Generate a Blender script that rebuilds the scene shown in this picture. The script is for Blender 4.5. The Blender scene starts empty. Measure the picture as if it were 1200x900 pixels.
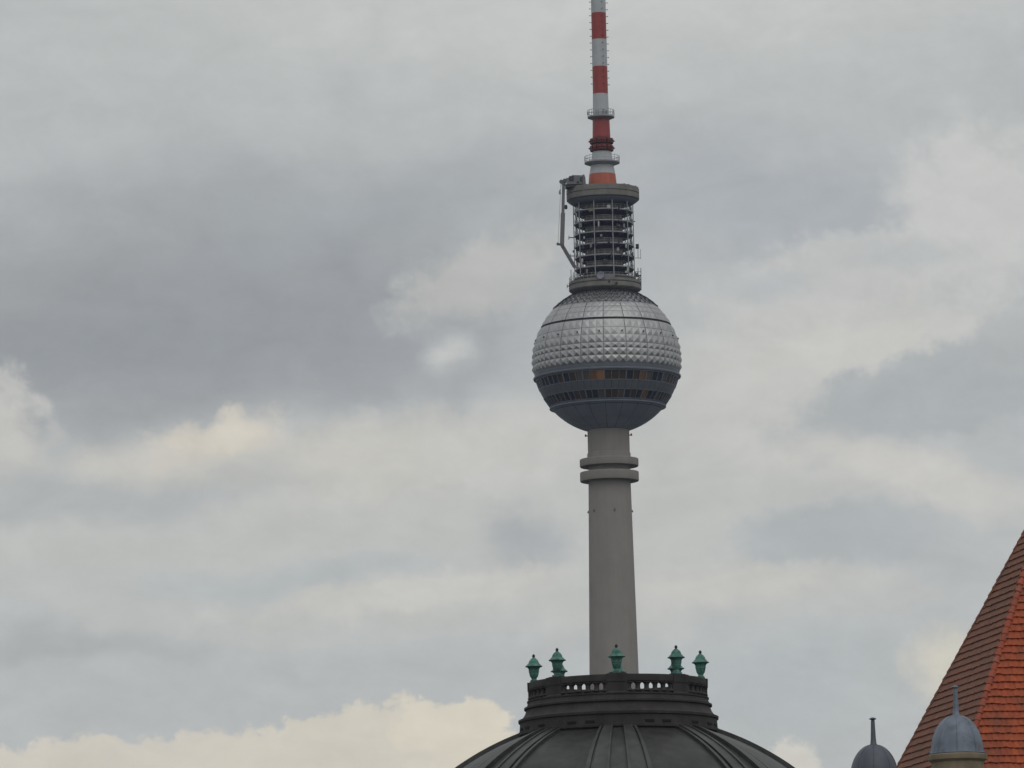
import bpy, math, random
from mathutils import Vector, Matrix
random.seed(7)
S = bpy.context.scene
COL = S.collection
R_ = math.radians
PI = math.pi

# ------------------------------------------------------------------ camera
CAM_Z = 12.0
F_PX = 7104.0                      # focal length in pixels of the 1200 px wide photograph
PITCH = R_(8.09)
ROLL = 0.0213
Fv = Vector((0, math.cos(PITCH), math.sin(PITCH)))
R0 = Vector((1, 0, 0))
U0 = Vector((0, -math.sin(PITCH), math.cos(PITCH)))
Rv = R0 * math.cos(ROLL) - U0 * math.sin(ROLL)
Uv = R0 * math.sin(ROLL) + U0 * math.cos(ROLL)
C0 = Vector((0, 0, CAM_Z))
cam = bpy.data.cameras.new('camera')
cam.sensor_width = 36.0
cam.lens = 36.0 * F_PX / 1200.0
cam.clip_start = 1.0
cam.clip_end = 40000.0
co = bpy.data.objects.new('camera', cam)
COL.objects.link(co)
M = Matrix((Rv, Uv, -Fv)).transposed().to_4x4()
M.translation = C0
co.matrix_world = M
S.camera = co


def ray(px, py):
    return Fv + Rv * ((px - 600) / F_PX) + Uv * ((450 - py) / F_PX)


def at(px, py, Y):
    d = ray(px, py)
    return C0 + d * (Y / d.y)


def proj(P):
    v = P - C0
    w = v.dot(Fv)
    return 600 + F_PX * v.dot(Rv) / w, 450 - F_PX * v.dot(Uv) / w


class Axis:
    """a vertical axis standing in the world; z(y) and r(px) turn measured heights and radii into metres"""
    def __init__(s, px, py, Y):
        p = at(px, py, Y)
        s.x, s.y = p.x, p.y

    def z(s, py):
        a, b = -500.0, 900.0
        for _ in range(60):
            m = (a + b) / 2
            if proj(Vector((s.x, s.y, m)))[1] > py:
                a = m
            else:
                b = m
        return a

    def r(s, px, py=450):
        w = (Vector((s.x, s.y, s.z(py))) - C0).dot(Fv)
        return px * w / F_PX


# ------------------------------------------------------------------ view
S.view_settings.view_transform = 'Standard'
S.view_settings.look = 'None'
S.view_settings.exposure = 0.0
S.view_settings.gamma = 1.0
S.view_settings.use_curve_mapping = False

# ------------------------------------------------------------------ sun + sky
SUN_EL, SUN_AZ = R_(52), R_(158)       # azimuth clockwise from +Y (where the camera looks)
sun = bpy.data.lights.new('sun', 'SUN')
sun.energy = 0.6
sun.angle = R_(60)
sun.color = (1.0, 0.95, 0.88)
so = bpy.data.objects.new('sun', sun)
COL.objects.link(so)
sd = Vector((math.sin(SUN_AZ) * math.cos(SUN_EL), math.cos(SUN_AZ) * math.cos(SUN_EL), math.sin(SUN_EL)))
so.rotation_euler = sd.to_track_quat('Z', 'Y').to_euler()
so.location = sd * 600


def lin(rgb):
    o = []
    for c in rgb:
        c /= 255.0
        o.append(c / 12.92 if c <= 0.04045 else ((c + 0.055) / 1.055) ** 2.4)
    return (o[0], o[1], o[2], 1.0)


world = bpy.data.worlds.new('World')
S.world = world
world.use_nodes = True
wt = world.node_tree
wt.nodes.clear()


def N(t, typ, **kw):
    n = t.nodes.new(typ)
    for k, v in kw.items():
        setattr(n, k, v)
    return n


def setin(n, **kw):
    for k, v in kw.items():
        n.inputs[k].default_value = v


def math_(t, op, a, b=None, c=None, clamp=False):
    n = t.nodes.new('ShaderNodeMath')
    n.operation = op
    n.use_clamp = clamp
    for i, v in enumerate((a, b, c)):
        if v is None:
            continue
        if isinstance(v, (int, float)):
            n.inputs[i].default_value = v
        else:
            t.links.new(v, n.inputs[i])
    return n.outputs[0]


def vmath(t, op, a, b=None, scale=None):
    n = t.nodes.new('ShaderNodeVectorMath')
    n.operation = op
    for i, v in enumerate((a, b)):
        if v is None:
            continue
        if isinstance(v, (tuple, list)):
            n.inputs[i].default_value = v
        else:
            t.links.new(v, n.inputs[i])
    if scale is not None:
        n.inputs['Scale'].default_value = scale
    return n.outputs[1] if op in ('LENGTH', 'DOT_PRODUCT', 'DISTANCE') else n.outputs[0]


def mixc(t, fac, a, b, blend='MIX'):
    n = t.nodes.new('ShaderNodeMix')
    n.data_type = 'RGBA'
    n.blend_type = blend
    for i, v in ((0, fac), (6, a), (7, b)):
        if isinstance(v, (int, float)):
            n.inputs[i].default_value = v
        elif isinstance(v, (tuple, list)):
            n.inputs[i].default_value = v
        else:
            t.links.new(v, n.inputs[i])
    return n.outputs[2]


def noise(t, vec, scale, detail=4, rough=0.5, out=0, dist=0.0):
    n = t.nodes.new('ShaderNodeTexNoise')
    n.noise_dimensions = '3D'
    if vec is not None:
        t.links.new(vec, n.inputs['Vector'])
    n.inputs['Scale'].default_value = scale
    n.inputs['Detail'].default_value = detail
    n.inputs['Roughness'].default_value = rough
    n.inputs['Distortion'].default_value = dist
    return n.outputs[out]


def maprange(t, v, a, b, c=0.0, d=1.0, smooth=True):
    n = t.nodes.new('ShaderNodeMapRange')
    n.interpolation_type = 'SMOOTHSTEP' if smooth else 'LINEAR'
    t.links.new(v, n.inputs[0])
    for i, x in enumerate((a, b, c, d)):
        n.inputs[1 + i].default_value = x
    return n.outputs[0]


K = F_PX / 100.0


def build_sky():
    t = wt
    tc = N(t, 'ShaderNodeTexCoord')
    sep = N(t, 'ShaderNodeSeparateXYZ')
    t.links.new(tc.outputs['Generated'], sep.inputs[0])
    az = math_(t, 'MULTIPLY', math_(t, 'ARCTAN2', sep.outputs[0], sep.outputs[1]), K)
    elr = math_(t, 'ARCSINE', sep.outputs[2])
    el = math_(t, 'MULTIPLY', elr, K)
    cb = N(t, 'ShaderNodeCombineXYZ')
    t.links.new(az, cb.inputs[0])
    t.links.new(el, cb.inputs[1])
    P = cb.outputs[0]
    # billowing: two warps of the sky position, one soft and one crisp
    def warp(scale, amp, detail, rough, stretch=(1, 1, 1)):
        pv = vmath(t, 'MULTIPLY', P, stretch)
        nz = noise(t, pv, scale, detail, rough, out=1)
        dv = vmath(t, 'SUBTRACT', nz, (0.5, 0.5, 0.5))
        return vmath(t, 'ADD', P, vmath(t, 'SCALE', dv, scale=amp))
    W = {'s': warp(0.55, 1.5, 6, 0.58, (0.75, 1.2, 1)), 'c': warp(1.7, 0.7, 11, 0.7, (1, 1.1, 1))}

    # rounded cauliflower lumps for the heaped clouds
    vo = N(t, 'ShaderNodeTexVoronoi', feature='F1', normalize=True)
    t.links.new(W['s'], vo.inputs['Vector'])
    for k_, v_ in (('Scale', 1.9), ('Detail', 2.5), ('Roughness', 0.55), ('Lacunarity', 2.2)):
        vo.inputs[k_].default_value = v_
    lump = math_(t, 'SUBTRACT', vo.outputs['Distance'], 0.35)

    def bl(cx, cy, rx, ry, rot, inner, rgb, op, w='s'):
        d = ray(cx, cy)
        a, e = math.atan2(d.x, d.y) * K, math.asin(d.z / d.length) * K
        mp = N(t, 'ShaderNodeMapping', vector_type='TEXTURE')
        t.links.new(W[w], mp.inputs[0])
        mp.inputs['Location'].default_value = (a, e, 0)
        mp.inputs['Rotation'].default_value = (0, 0, R_(rot))
        mp.inputs['Scale'].default_value = (rx / 100, ry / 100, 1e6)
        ln = vmath(t, 'LENGTH', mp.outputs[0])
        if w == 'c':
            ln = math_(t, 'MULTIPLY_ADD', lump, 0.95, ln)
        m = maprange(t, ln, 1.0, inner, 0.0, op)
        nonlocal colr
        colr = mixc(t, m, colr, tint(rgb))

    def tint(rgb):
        c = lin(rgb)
        return (c[0] * SKY_TINT[0], c[1] * SKY_TINT[1], c[2] * SKY_TINT[2], 1)
    colr = tint((180, 183, 183))
    for b in SKY:
        bl(*b)
    # fine cloud mottling everywhere
    m1 = noise(t, vmath(t, 'MULTIPLY', P, (0.75, 1.4, 1)), 1.25, 9, 0.62, dist=0.7)
    g1 = maprange(t, m1, 0.25, 0.75, 0.945, 1.055, False)
    m2 = noise(t, vmath(t, 'MULTIPLY', W['c'], (0.55, 1.1, 1)), 3.2, 8, 0.64)
    g2 = maprange(t, m2, 0.25, 0.75, 0.968, 1.032, False)
    g3 = maprange(t, lump, -0.3, 0.3, 1.028, 0.972, False)
    g2 = math_(t, 'MULTIPLY', g2, g3)
    sc = N(t, 'ShaderNodeVectorMath', operation='SCALE')
    t.links.new(colr, sc.inputs[0])
    # the cloud deck is brighter overhead and on the side of the hidden sun than in the view
    up = maprange(t, elr, R_(16), R_(75), 0.0, 1.0)
    dotn = vmath(t, 'DOT_PRODUCT', tc.outputs['Generated'], tuple(sd))
    side = maprange(t, dotn, 0.2, 1.0, 0.0, 1.0)
    gain = math_(t, 'ADD', math_(t, 'ADD', math_(t, 'MULTIPLY', up, SKY_UP), 1.0), math_(t, 'MULTIPLY', side, SKY_SIDE))
    t.links.new(math_(t, 'MULTIPLY', math_(t, 'MULTIPLY', g1, g2), gain), sc.inputs['Scale'])
    sky = N(t, 'ShaderNodeTexSky', sky_type='NISHITA', sun_disc=False)
    sky.sun_elevation = SUN_EL
    sky.sun_rotation = SUN_AZ
    b1 = N(t, 'ShaderNodeBackground')
    b1.inputs[1].default_value = 0.1
    t.links.new(sky.outputs[0], b1.inputs[0])
    b2 = N(t, 'ShaderNodeBackground')
    b2.inputs[1].default_value = 1.0
    t.links.new(sc.outputs[0], b2.inputs[0])
    mx = N(t, 'ShaderNodeMixShader')
    mx.inputs[0].default_value = 0.97
    t.links.new(b1.outputs[0], mx.inputs[1])
    t.links.new(b2.outputs[0], mx.inputs[2])
    out = N(t, 'ShaderNodeOutputWorld')
    t.links.new(mx.outputs[0], out.inputs[0])


SKY_UP, SKY_SIDE = 0.12, 0.0
SKY_TINT = (1.06, 1.055, 1.05)          # the cloud cover's overall level
# cloud masses: direction (as seen from the camera position), half widths, tilt, softness, colour, cover
SKY = [
    (700, -60, 1000, 240, 0, 0.2, (194, 196, 193), 1.0),
    (180, 80, 500, 130, -8, 0.0, (184, 187, 185), 0.7),
    (170, 370, 700, 225, 8, 0.15, (151, 154, 156), 1.0),
    (380, 395, 360, 140, 0, 0.1, (149, 152, 156), 0.85),
    (130, 420, 260, 80, 0, 0.0, (146, 149, 153), 0.7),
    (430, 240, 330, 80, 6, 0.0, (160, 164, 167), 0.7),
    (20, 250, 260, 60, 8, 0.0, (163, 165, 166), 0.5),
    (900, 235, 320, 120, -6, 0.1, (167, 171, 175), 0.9),
    (640, 260, 160, 110, 0, 0.0, (166, 170, 173), 0.7),
    (700, 430, 170, 130, 0, 0.0, (176, 179, 180), 0.6),
    # broad light field under the dark band
    (560, 625, 900, 165, 0, 0.55, (188, 189, 186), 1.0),
    (230, 533, 175, 48, 6, 0.2, (200, 196, 187), 0.9, 'c'),
    (270, 508, 90, 32, 4, 0.2, (212, 204, 189), 0.7, 'c'),
    (430, 535, 180, 72, 8, 0.25, (197, 195, 188), 0.9, 'c'),
    (300, 560, 260, 30, 0, 0.0, (186, 186, 181), 0.7),
    (-15, 520, 80, 88, 25, 0.35, (193, 192, 187), 1.0, 'c'),
    (12, 448, 34, 26, -40, 0.1, (194, 193, 189), 0.85, 'c'),
    (42, 478, 32, 20, -45, 0.0, (193, 192, 188), 0.8, 'c'),
    (68, 505, 26, 18, -45, 0.0, (186, 186, 184), 0.7, 'c'),
    (600, 520, 170, 70, 0, 0.2, (196, 195, 190), 0.8),
    (565, 328, 140, 56, 20, 0.45, (184, 184, 181), 0.95, 'c'),
    (545, 378, 85, 40, 10, 0.0, (161, 164, 166), 0.7),
    (620, 340, 60, 60, 0, 0.1, (178, 180, 180), 0.6),
    (541, 410, 40, 36, 0, 0.0, (191, 192, 190), 0.8, 's'),
    (543, 408, 24, 22, 0, 0.0, (195, 196, 194), 0.6, 's'),
    (540, 452, 90, 24, 0, 0.0, (166, 169, 171), 0.5),
    # grey shelves on the left
    (110, 592, 330, 46, 3, 0.2, (172, 175, 175), 0.85),
    (330, 675, 330, 32, 2, 0.1, (175, 180, 181), 0.8),
    (615, 635, 80, 58, -25, 0.1, (164, 167, 170), 0.75, 'c'),
    (490, 697, 220, 30, 5, 0.4, (196, 195, 189), 0.85, 'c'),
    (120, 700, 150, 25, 0, 0.1, (186, 187, 184), 0.6),
    (60, 755, 290, 34, 0, 0.1, (167, 170, 170), 0.8),
    (330, 795, 420, 46, 2, 0.3, (178, 181, 181), 0.9),
    (850, 800, 330, 110, 0, 0.2, (176, 181, 182), 0.9),
    # sunlit heap along the bottom left
    (120, 915, 360, 52, 4, 0.75, (203, 198, 187), 1.0, 'c'),
    (400, 895, 210, 66, 8, 0.8, (206, 200, 187), 1.0, 'c'),
    (530, 870, 78, 60, 0, 0.8, (212, 205, 189), 1.0, 'c'),
    (440, 890, 170, 30, 0, 0.1, (200, 194, 183), 0.7, 'c'),
    # right half
    (980, 330, 210, 60, 10, 0.45, (194, 194, 191), 0.85, 'c'),
    (1150, 250, 130, 130, 30, 0.45, (199, 199, 196), 0.85, 'c'),
    (1000, 405, 300, 66, 5, 0.2, (201, 200, 194), 0.85),
    (870, 470, 160, 100, 0, 0.1, (197, 196, 191), 0.8),
    (900, 335, 80, 26, 5, 0.0, (177, 181, 183), 0.7, 'c'),
    (1060, 300, 120, 30, 0, 0.0, (180, 183, 184), 0.7, 'c'),
    (1100, 462, 215, 62, 12, 0.6, (170, 174, 175), 0.95, 'c'),
    (1190, 400, 80, 50, 30, 0.4, (173, 176, 176), 0.8, 'c'),
    (1050, 548, 260, 46, -8, 0.2, (200, 198, 193), 0.9),
    (985, 625, 165, 52, 0, 0.45, (173, 177, 178), 0.95, 'c'),
    (1140, 640, 130, 60, 0, 0.1, (178, 181, 182), 0.8),
    (850, 685, 190, 30, 3, 0.3, (195, 194, 189), 0.8, 'c'),
    (1112, 780, 66, 66, 0, 0.1, (207, 203, 190), 0.95, 'c'),
    (925, 895, 42, 32, 0, 0.5, (206, 203, 194), 0.95, 'c'),
]
build_sky()

# ------------------------------------------------------------------ materials
def principled(name, base, rough=0.8, metal=0.0, var=0.0, scale=1.0, streak=0.0, spec=0.5,
               bump=0.0, dark=None, dark_amt=0.0, dark_scale=0.3):
    m = bpy.data.materials.new(name)
    m.use_nodes = True
    t = m.node_tree
    bs = t.nodes['Principled BSDF']
    bs.inputs['Roughness'].default_value = rough
    bs.inputs['Metallic'].default_value = metal
    bs.inputs['Specular IOR Level'].default_value = spec
    tc = N(t, 'ShaderNodeTexCoord')
    P = tc.outputs['Object']
    if name in ('green_copper', 'stainless_steel', 'dome_rib_metal'):   # copies weather differently
        oi = N(t, 'ShaderNodeObjectInfo')
        sh = N(t, 'ShaderNodeVectorMath', operation='SCALE')
        sh.inputs[0].default_value = (37.0, 21.0, 11.0)
        t.links.new(oi.outputs['Random'], sh.inputs['Scale'])
        P = vmath(t, 'ADD', P, sh.outputs[0])
    c = (base[0], base[1], base[2], 1)
    if var or streak or dark:
        n = noise(t, P, scale, 6, 0.6)
        g = maprange(t, n, 0.25, 0.75, 1 - var, 1 + var, False)
        if streak:
            n2 = noise(t, vmath(t, 'MULTIPLY', P, (1, 1, 0.06)), scale * 2.2, 5, 0.6)
            g = math_(t, 'MULTIPLY', g, maprange(t, n2, 0.3, 0.7, 1 - streak, 1 + streak, False))
        sc = N(t, 'ShaderNodeVectorMath', operation='SCALE')
        sc.inputs[0].default_value = base
        t.links.new(g, sc.inputs['Scale'])
        o = sc.outputs[0]
        if dark:
            n3 = noise(t, P, dark_scale, 7, 0.65)
            o = mixc(t, maprange(t, n3, 0.45, 0.7, 0, dark_amt), o, (dark[0], dark[1], dark[2], 1))
        t.links.new(o, bs.inputs['Base Color'])
        if bump:
            b = N(t, 'ShaderNodeBump')
            b.inputs['Strength'].default_value = bump
            b.inputs['Distance'].default_value = 0.05
            t.links.new(noise(t, P, scale * 6, 6, 0.6), b.inputs['Height'])
            t.links.new(b.outputs[0], bs.inputs['Normal'])
    else:
        bs.inputs['Base Color'].default_value = c
    return m


MT = {
    'concrete': principled('concrete', (0.302, 0.278, 0.26), 0.9, var=0.04, scale=0.35, streak=0.06, dark=(0.23, 0.213, 0.2), dark_amt=0.3, dark_scale=0.12),
    'deck_concrete': principled('deck_concrete', (0.21, 0.20, 0.19), 0.9, var=0.15, scale=0.5, streak=0.12, dark=(0.12, 0.115, 0.11), dark_amt=0.5, dark_scale=0.4),
    'steel': principled('stainless_steel', (0.43, 0.43, 0.44), 0.5, 0.78, var=0.16, scale=0.45),
    'steel_flat': principled('brushed_steel', (0.34, 0.345, 0.36), 0.55, 0.6, var=0.08, scale=0.3),
    'joint': principled('dark_joint', (0.05, 0.052, 0.06), 0.7, 0.2, var=0.1, scale=1),
    'under': principled('steel_underside', (0.31, 0.335, 0.43), 0.5, 0.65, var=0.12, scale=0.3),  # blue raised in the base colour to read as distance haze
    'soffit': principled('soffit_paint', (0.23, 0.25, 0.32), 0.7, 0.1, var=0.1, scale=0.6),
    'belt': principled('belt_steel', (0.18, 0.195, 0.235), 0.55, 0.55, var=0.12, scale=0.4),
    'mullion': principled('mullion_metal', (0.26, 0.275, 0.33), 0.45, 0.6, var=0.1, scale=2),
    'glass_a': principled('window_glass', (0.028, 0.031, 0.05), 0.2, 0.0, var=0.2, scale=0.5),  # dark glass lifted toward blue, haze put into the colour
    'glass_b': principled('window_glass_brown', (0.07, 0.045, 0.04), 0.25, 0.0, var=0.2, scale=0.5),
    'glass_c': principled('window_glass_blind', (0.10, 0.085, 0.07), 0.4, 0.0, var=0.2, scale=0.5),
    'cage_core': principled('plant_room_panels', (0.17, 0.155, 0.14), 0.75, 0.0, var=0.25, scale=1.2, streak=0.15),
    'cage_dark': principled('dark_steelwork', (0.045, 0.048, 0.058), 0.6, 0.3, var=0.2, scale=1.5),
    'deck_under': principled('deck_steel', (0.085, 0.098, 0.145), 0.6, 0.2, var=0.25, scale=1.2),  # bluish base with some of the air's haze mixed in
    'cage_metal': principled('galvanised_steel', (0.29, 0.30, 0.32), 0.5, 0.4, var=0.2, scale=1.5),
    'crane_paint': principled('grey_crane_paint', (0.17, 0.17, 0.18), 0.55, 0.2, var=0.12, scale=1.0),
    'box_light': principled('pale_equipment_paint', (0.42, 0.43, 0.44), 0.6, 0.0, var=0.1, scale=2),
    'dish': principled('dish_paint', (0.24, 0.23, 0.29), 0.5, 0.1, var=0.08, scale=1),
    'white': principled('white_mast_paint', (0.44, 0.465, 0.485), 0.55, 0.0, var=0.07, scale=0.5, streak=0.06),
    'red': principled('red_mast_paint', (0.31, 0.045, 0.042), 0.5, 0.0, var=0.10, scale=0.5, streak=0.08),
    'orange': principled('orange_red_mast_paint', (0.42, 0.10, 0.06), 0.55, 0.0, var=0.10, scale=0.5, streak=0.1),
    'dark_red': principled('dark_red_antenna_cover', (0.16, 0.03, 0.03), 0.5, 0.0, var=0.15, scale=1),
    'lead': principled('dark_dome_metal', (0.040, 0.040, 0.038), 0.45, 0.15, var=0.3, scale=0.8, streak=0.4, dark=(0.022, 0.022, 0.022), dark_amt=0.7, dark_scale=0.5),
    'lead_rib': principled('dome_rib_metal', (0.058, 0.059, 0.058), 0.42, 0.2, var=0.25, scale=0.8, streak=0.35),
    'black_stone': principled('sooty_stone', (0.042, 0.037, 0.037), 0.85, 0.0, var=0.28, scale=0.9, streak=0.25, bump=0.3, dark=(0.022, 0.02, 0.021), dark_amt=0.7, dark_scale=0.5),
    'slot': principled('slot_shade', (0.008, 0.008, 0.009), 0.9),  # near-black colour stands for the shade inside a slot
    'copper': principled('green_copper', (0.085, 0.225, 0.185), 0.7, 0.1, var=0.3, scale=2.2, streak=0.3, dark=(0.035, 0.075, 0.066), dark_amt=0.85, dark_scale=2.6, bump=0.3),
    'copper_dark': principled('dark_copper', (0.03, 0.04, 0.038), 0.7, 0.1, var=0.2, scale=4),
    'zinc': principled('grey_zinc', (0.18, 0.207, 0.26), 0.5, 0.3, var=0.14, scale=1.5, streak=0.12, dark=(0.10, 0.112, 0.135), dark_amt=0.8, dark_scale=1.6),
    'zinc_dark': principled('dark_zinc', (0.095, 0.105, 0.13), 0.5, 0.3, var=0.15, scale=1.5, streak=0.1),
    'sandstone': principled('tan_sandstone', (0.25, 0.20, 0.135), 0.9, 0.0, var=0.18, scale=1.2, streak=0.15, bump=0.3, dark=(0.12, 0.10, 0.075), dark_amt=0.6, dark_scale=0.9),
    'plain_stone': principled('grey_stone', (0.2, 0.19, 0.175), 0.9, 0.0, var=0.15, scale=0.4, streak=0.12),
}
for key, e in (('lit', 0.05), ('lit_dim', 0.018)):
    m = principled(key + '_window', (0.10, 0.055, 0.03), 0.3)
    m.node_tree.nodes['Principled BSDF'].inputs['Emission Color'].default_value = (1.0, 0.42, 0.16, 1)
    m.node_tree.nodes['Principled BSDF'].inputs['Emission Strength'].default_value = e
    MT[key] = m
m = principled('warning_lamp', (0.5, 0.06, 0.03), 0.3)
MT['lamp_red'] = m


def tile_material(name, base, alt, moss, moss_amt):
    m = bpy.data.materials.new(name)
    m.use_nodes = True
    t = m.node_tree
    bs = t.nodes['Principled BSDF']
    bs.inputs['Roughness'].default_value = 0.75
    at_ = N(t, 'ShaderNodeAttribute', attribute_name='tile_id')
    wn = N(t, 'ShaderNodeTexWhiteNoise', noise_dimensions='1D')
    t.links.new(at_.outputs['Fac'], wn.inputs['W'])
    tc = N(t, 'ShaderNodeTexCoord')
    P = tc.outputs['Object']
    c = mixc(t, maprange(t, wn.outputs[0], 0.0, 1.0, 0, 0.9, False), (*base, 1), (*alt, 1))
    n = noise(t, P, 0.8, 6, 0.65)
    c = mixc(t, maprange(t, n, 0.4, 0.72, 0, moss_amt), c, (*moss, 1))
    n2 = noise(t, P, 9, 5, 0.6)
    sc = N(t, 'ShaderNodeVectorMath', operation='SCALE')
    t.links.new(c, sc.inputs[0])
    t.links.new(maprange(t, n2, 0.25, 0.75, 0.78, 1.2, False), sc.inputs['Scale'])
    t.links.new(sc.outputs[0], bs.inputs['Base Color'])
    return m


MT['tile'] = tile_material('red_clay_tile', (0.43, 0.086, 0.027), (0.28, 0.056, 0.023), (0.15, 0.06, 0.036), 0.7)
MT['tile_brown'] = tile_material('brown_clay_tile', (0.25, 0.096, 0.056), (0.18, 0.075, 0.048), (0.13, 0.08, 0.058), 0.6)  # darker, browner tiles for the side face and its hip
MT['tile_ridge'] = tile_material('ridge_clay_tile', (0.36, 0.075, 0.034), (0.25, 0.055, 0.03), (0.28, 0.17, 0.13), 0.5)


# ------------------------------------------------------------------ mesh helpers
class MB:
    def __init__(s):
        s.v, s.f, s.m, s.a = [], [], [], []

    def face(s, idx, mat=0, a=0):
        s.f.append(idx)
        s.m.append(mat)
        s.a.append(a)

    def add(s, pts, faces, mat=0, a=0):
        o = len(s.v)
        s.v.extend([tuple(p) for p in pts])
        for f in faces:
            s.face([o + i for i in f], mat, a)

    def box(s, c, size, rz=0.0, mat=0):
        hx, hy, hz = size[0] / 2, size[1] / 2, size[2] / 2
        cs, sn = math.cos(rz), math.sin(rz)
        pts = []
        for dz in (-hz, hz):
            for dx, dy in ((-hx, -hy), (hx, -hy), (hx, hy), (-hx, hy)):
                pts.append((c[0] + dx * cs - dy * sn, c[1] + dx * sn + dy * cs, c[2] + dz))
        s.add(pts, [(3, 2, 1, 0), (4, 5, 6, 7), (0, 1, 5, 4), (1, 2, 6, 5), (2, 3, 7, 6), (3, 0, 4, 7)], mat)

    def tube(s, p0, p1, r0, r1=None, seg=8, mat=0):
        r1 = r0 if r1 is None else r1
        p0, p1 = Vector(p0), Vector(p1)
        d = (p1 - p0).normalized()
        x = d.orthogonal().normalized()
        y = d.cross(x)
        pts = []
        for p, r in ((p0, r0), (p1, r1)):
            for k in range(seg):
                a = 2 * PI * k / seg
                pts.append(p + x * (r * math.cos(a)) + y * (r * math.sin(a)))
        fs = [(k, (k + 1) % seg, seg + (k + 1) % seg, seg + k) for k in range(seg)]
        fs.append(tuple(range(seg - 1, -1, -1)))
        fs.append(tuple(range(seg, 2 * seg)))
        s.add(pts, fs, mat)

    def beam(s, p0, p1, w, h, mat=0):
        """a rectangular bar from p0 to p1; w across (horizontal), h the other way"""
        p0, p1 = Vector(p0), Vector(p1)
        d = (p1 - p0).normalized()
        x = d.cross(Vector((0, 1, 0)))
        x = x.normalized() if x.length > 1e-4 else Vector((1, 0, 0))
        y = d.cross(x).normalized()
        pts = []
        for p in (p0, p1):
            for a, b in ((-1, -1), (1, -1), (1, 1), (-1, 1)):
                pts.append(p + x * (a * w / 2) + y * (b * h / 2))
        s.add(pts, [(3, 2, 1, 0), (4, 5, 6, 7), (0, 1, 5, 4), (1, 2, 6, 5), (2, 3, 7, 6), (3, 0, 4, 7)], mat)

    def lathe(s, prof, seg=64, a0=0.0, a1=2 * PI, mats=None, c=(0, 0, 0), caps=True):
        """prof: (r, z) bottom to top; angle 0 faces the camera; mats: one index per profile step"""
        full = abs(a1 - a0 - 2 * PI) < 1e-6
        n = seg if full else seg + 1
        o = len(s.v)
        for r, z in prof:
            for k in range(n):
                a = a0 + (a1 - a0) * k / seg
                s.v.append((c[0] + r * math.sin(a), c[1] - r * math.cos(a), c[2] + z))
        for i in range(len(prof) - 1):
            for k in range(seg):
                k2 = (k + 1) % n
                s.face([o + i * n + k, o + i * n + k2, o + (i + 1) * n + k2, o + (i + 1) * n + k], mats[i] if mats else 0)
        if caps and full:
            if prof[0][0] > 1e-4:
                s.face([o + k for k in range(n - 1, -1, -1)], mats[0] if mats else 0)
            if prof[-1][0] > 1e-4:
                b = o + (len(prof) - 1) * n
                s.face([b + k for k in range(n)], mats[-1] if mats else 0)

    def sector(s, prof, a0, a1, seg=8, mat=0):
        """closed profile loop (r, z), swept from a0 to a1 with end caps"""
        o = len(s.v)
        n = len(prof)
        for k in range(seg + 1):
            a = a0 + (a1 - a0) * k / seg
            for r, z in prof:
                s.v.append((r * math.sin(a), -r * math.cos(a), z))
        for k in range(seg):
            for i in range(n):
                j = (i + 1) % n
                s.face([o + k * n + i, o + (k + 1) * n + i, o + (k + 1) * n + j, o + k * n + j], mat)
        s.face([o + i for i in range(n)], mat)
        s.face([o + seg * n + i for i in range(n - 1, -1, -1)], mat)

    def build(s, name, mats, parent=None, smooth=35.0, loc=None, attr=None):
        me = bpy.data.meshes.new(name)
        me.from_pydata(s.v, [], s.f)
        mats = mats if isinstance(mats, (list, tuple)) else [mats]
        for mm in mats:
            me.materials.append(mm)
        me.polygons.foreach_set('material_index', s.m)
        if smooth:
            me.polygons.foreach_set('use_smooth', [True] * len(s.f))
            me.set_sharp_from_angle(angle=R_(smooth))
        if attr:
            at_ = me.attributes.new(attr, 'FLOAT', 'FACE')
            at_.data.foreach_set('value', [float(x) for x in s.a])
        me.update()
        ob = bpy.data.objects.new(name, me)
        COL.objects.link(ob)
        if parent:
            ob.parent = parent
        if loc is not None:
            ob.location = loc
        return ob


def thing(name, label, cat, loc, group=None):
    o = bpy.data.objects.new(name, None)
    COL.objects.link(o)
    o.location = loc
    o['label'] = label
    o['category'] = cat
    if group:
        o['group'] = group
    return o


def dup(o, parent, loc=None, rz=None):
    c = o.copy()
    COL.objects.link(c)
    c.parent = parent
    if loc is not None:
        c.location = loc
    if rz is not None:
        c.rotation_euler.z = rz
    return c


def copy_thing(root, loc, label):
    r = root.copy()
    COL.objects.link(r)
    r.location = loc
    r['label'] = label
    for ch in list(root.children):
        c = ch.copy()
        COL.objects.link(c)
        c.parent = r
        for g in list(ch.children):
            d = g.copy()
            COL.objects.link(d)
            d.parent = c
    return r


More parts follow.
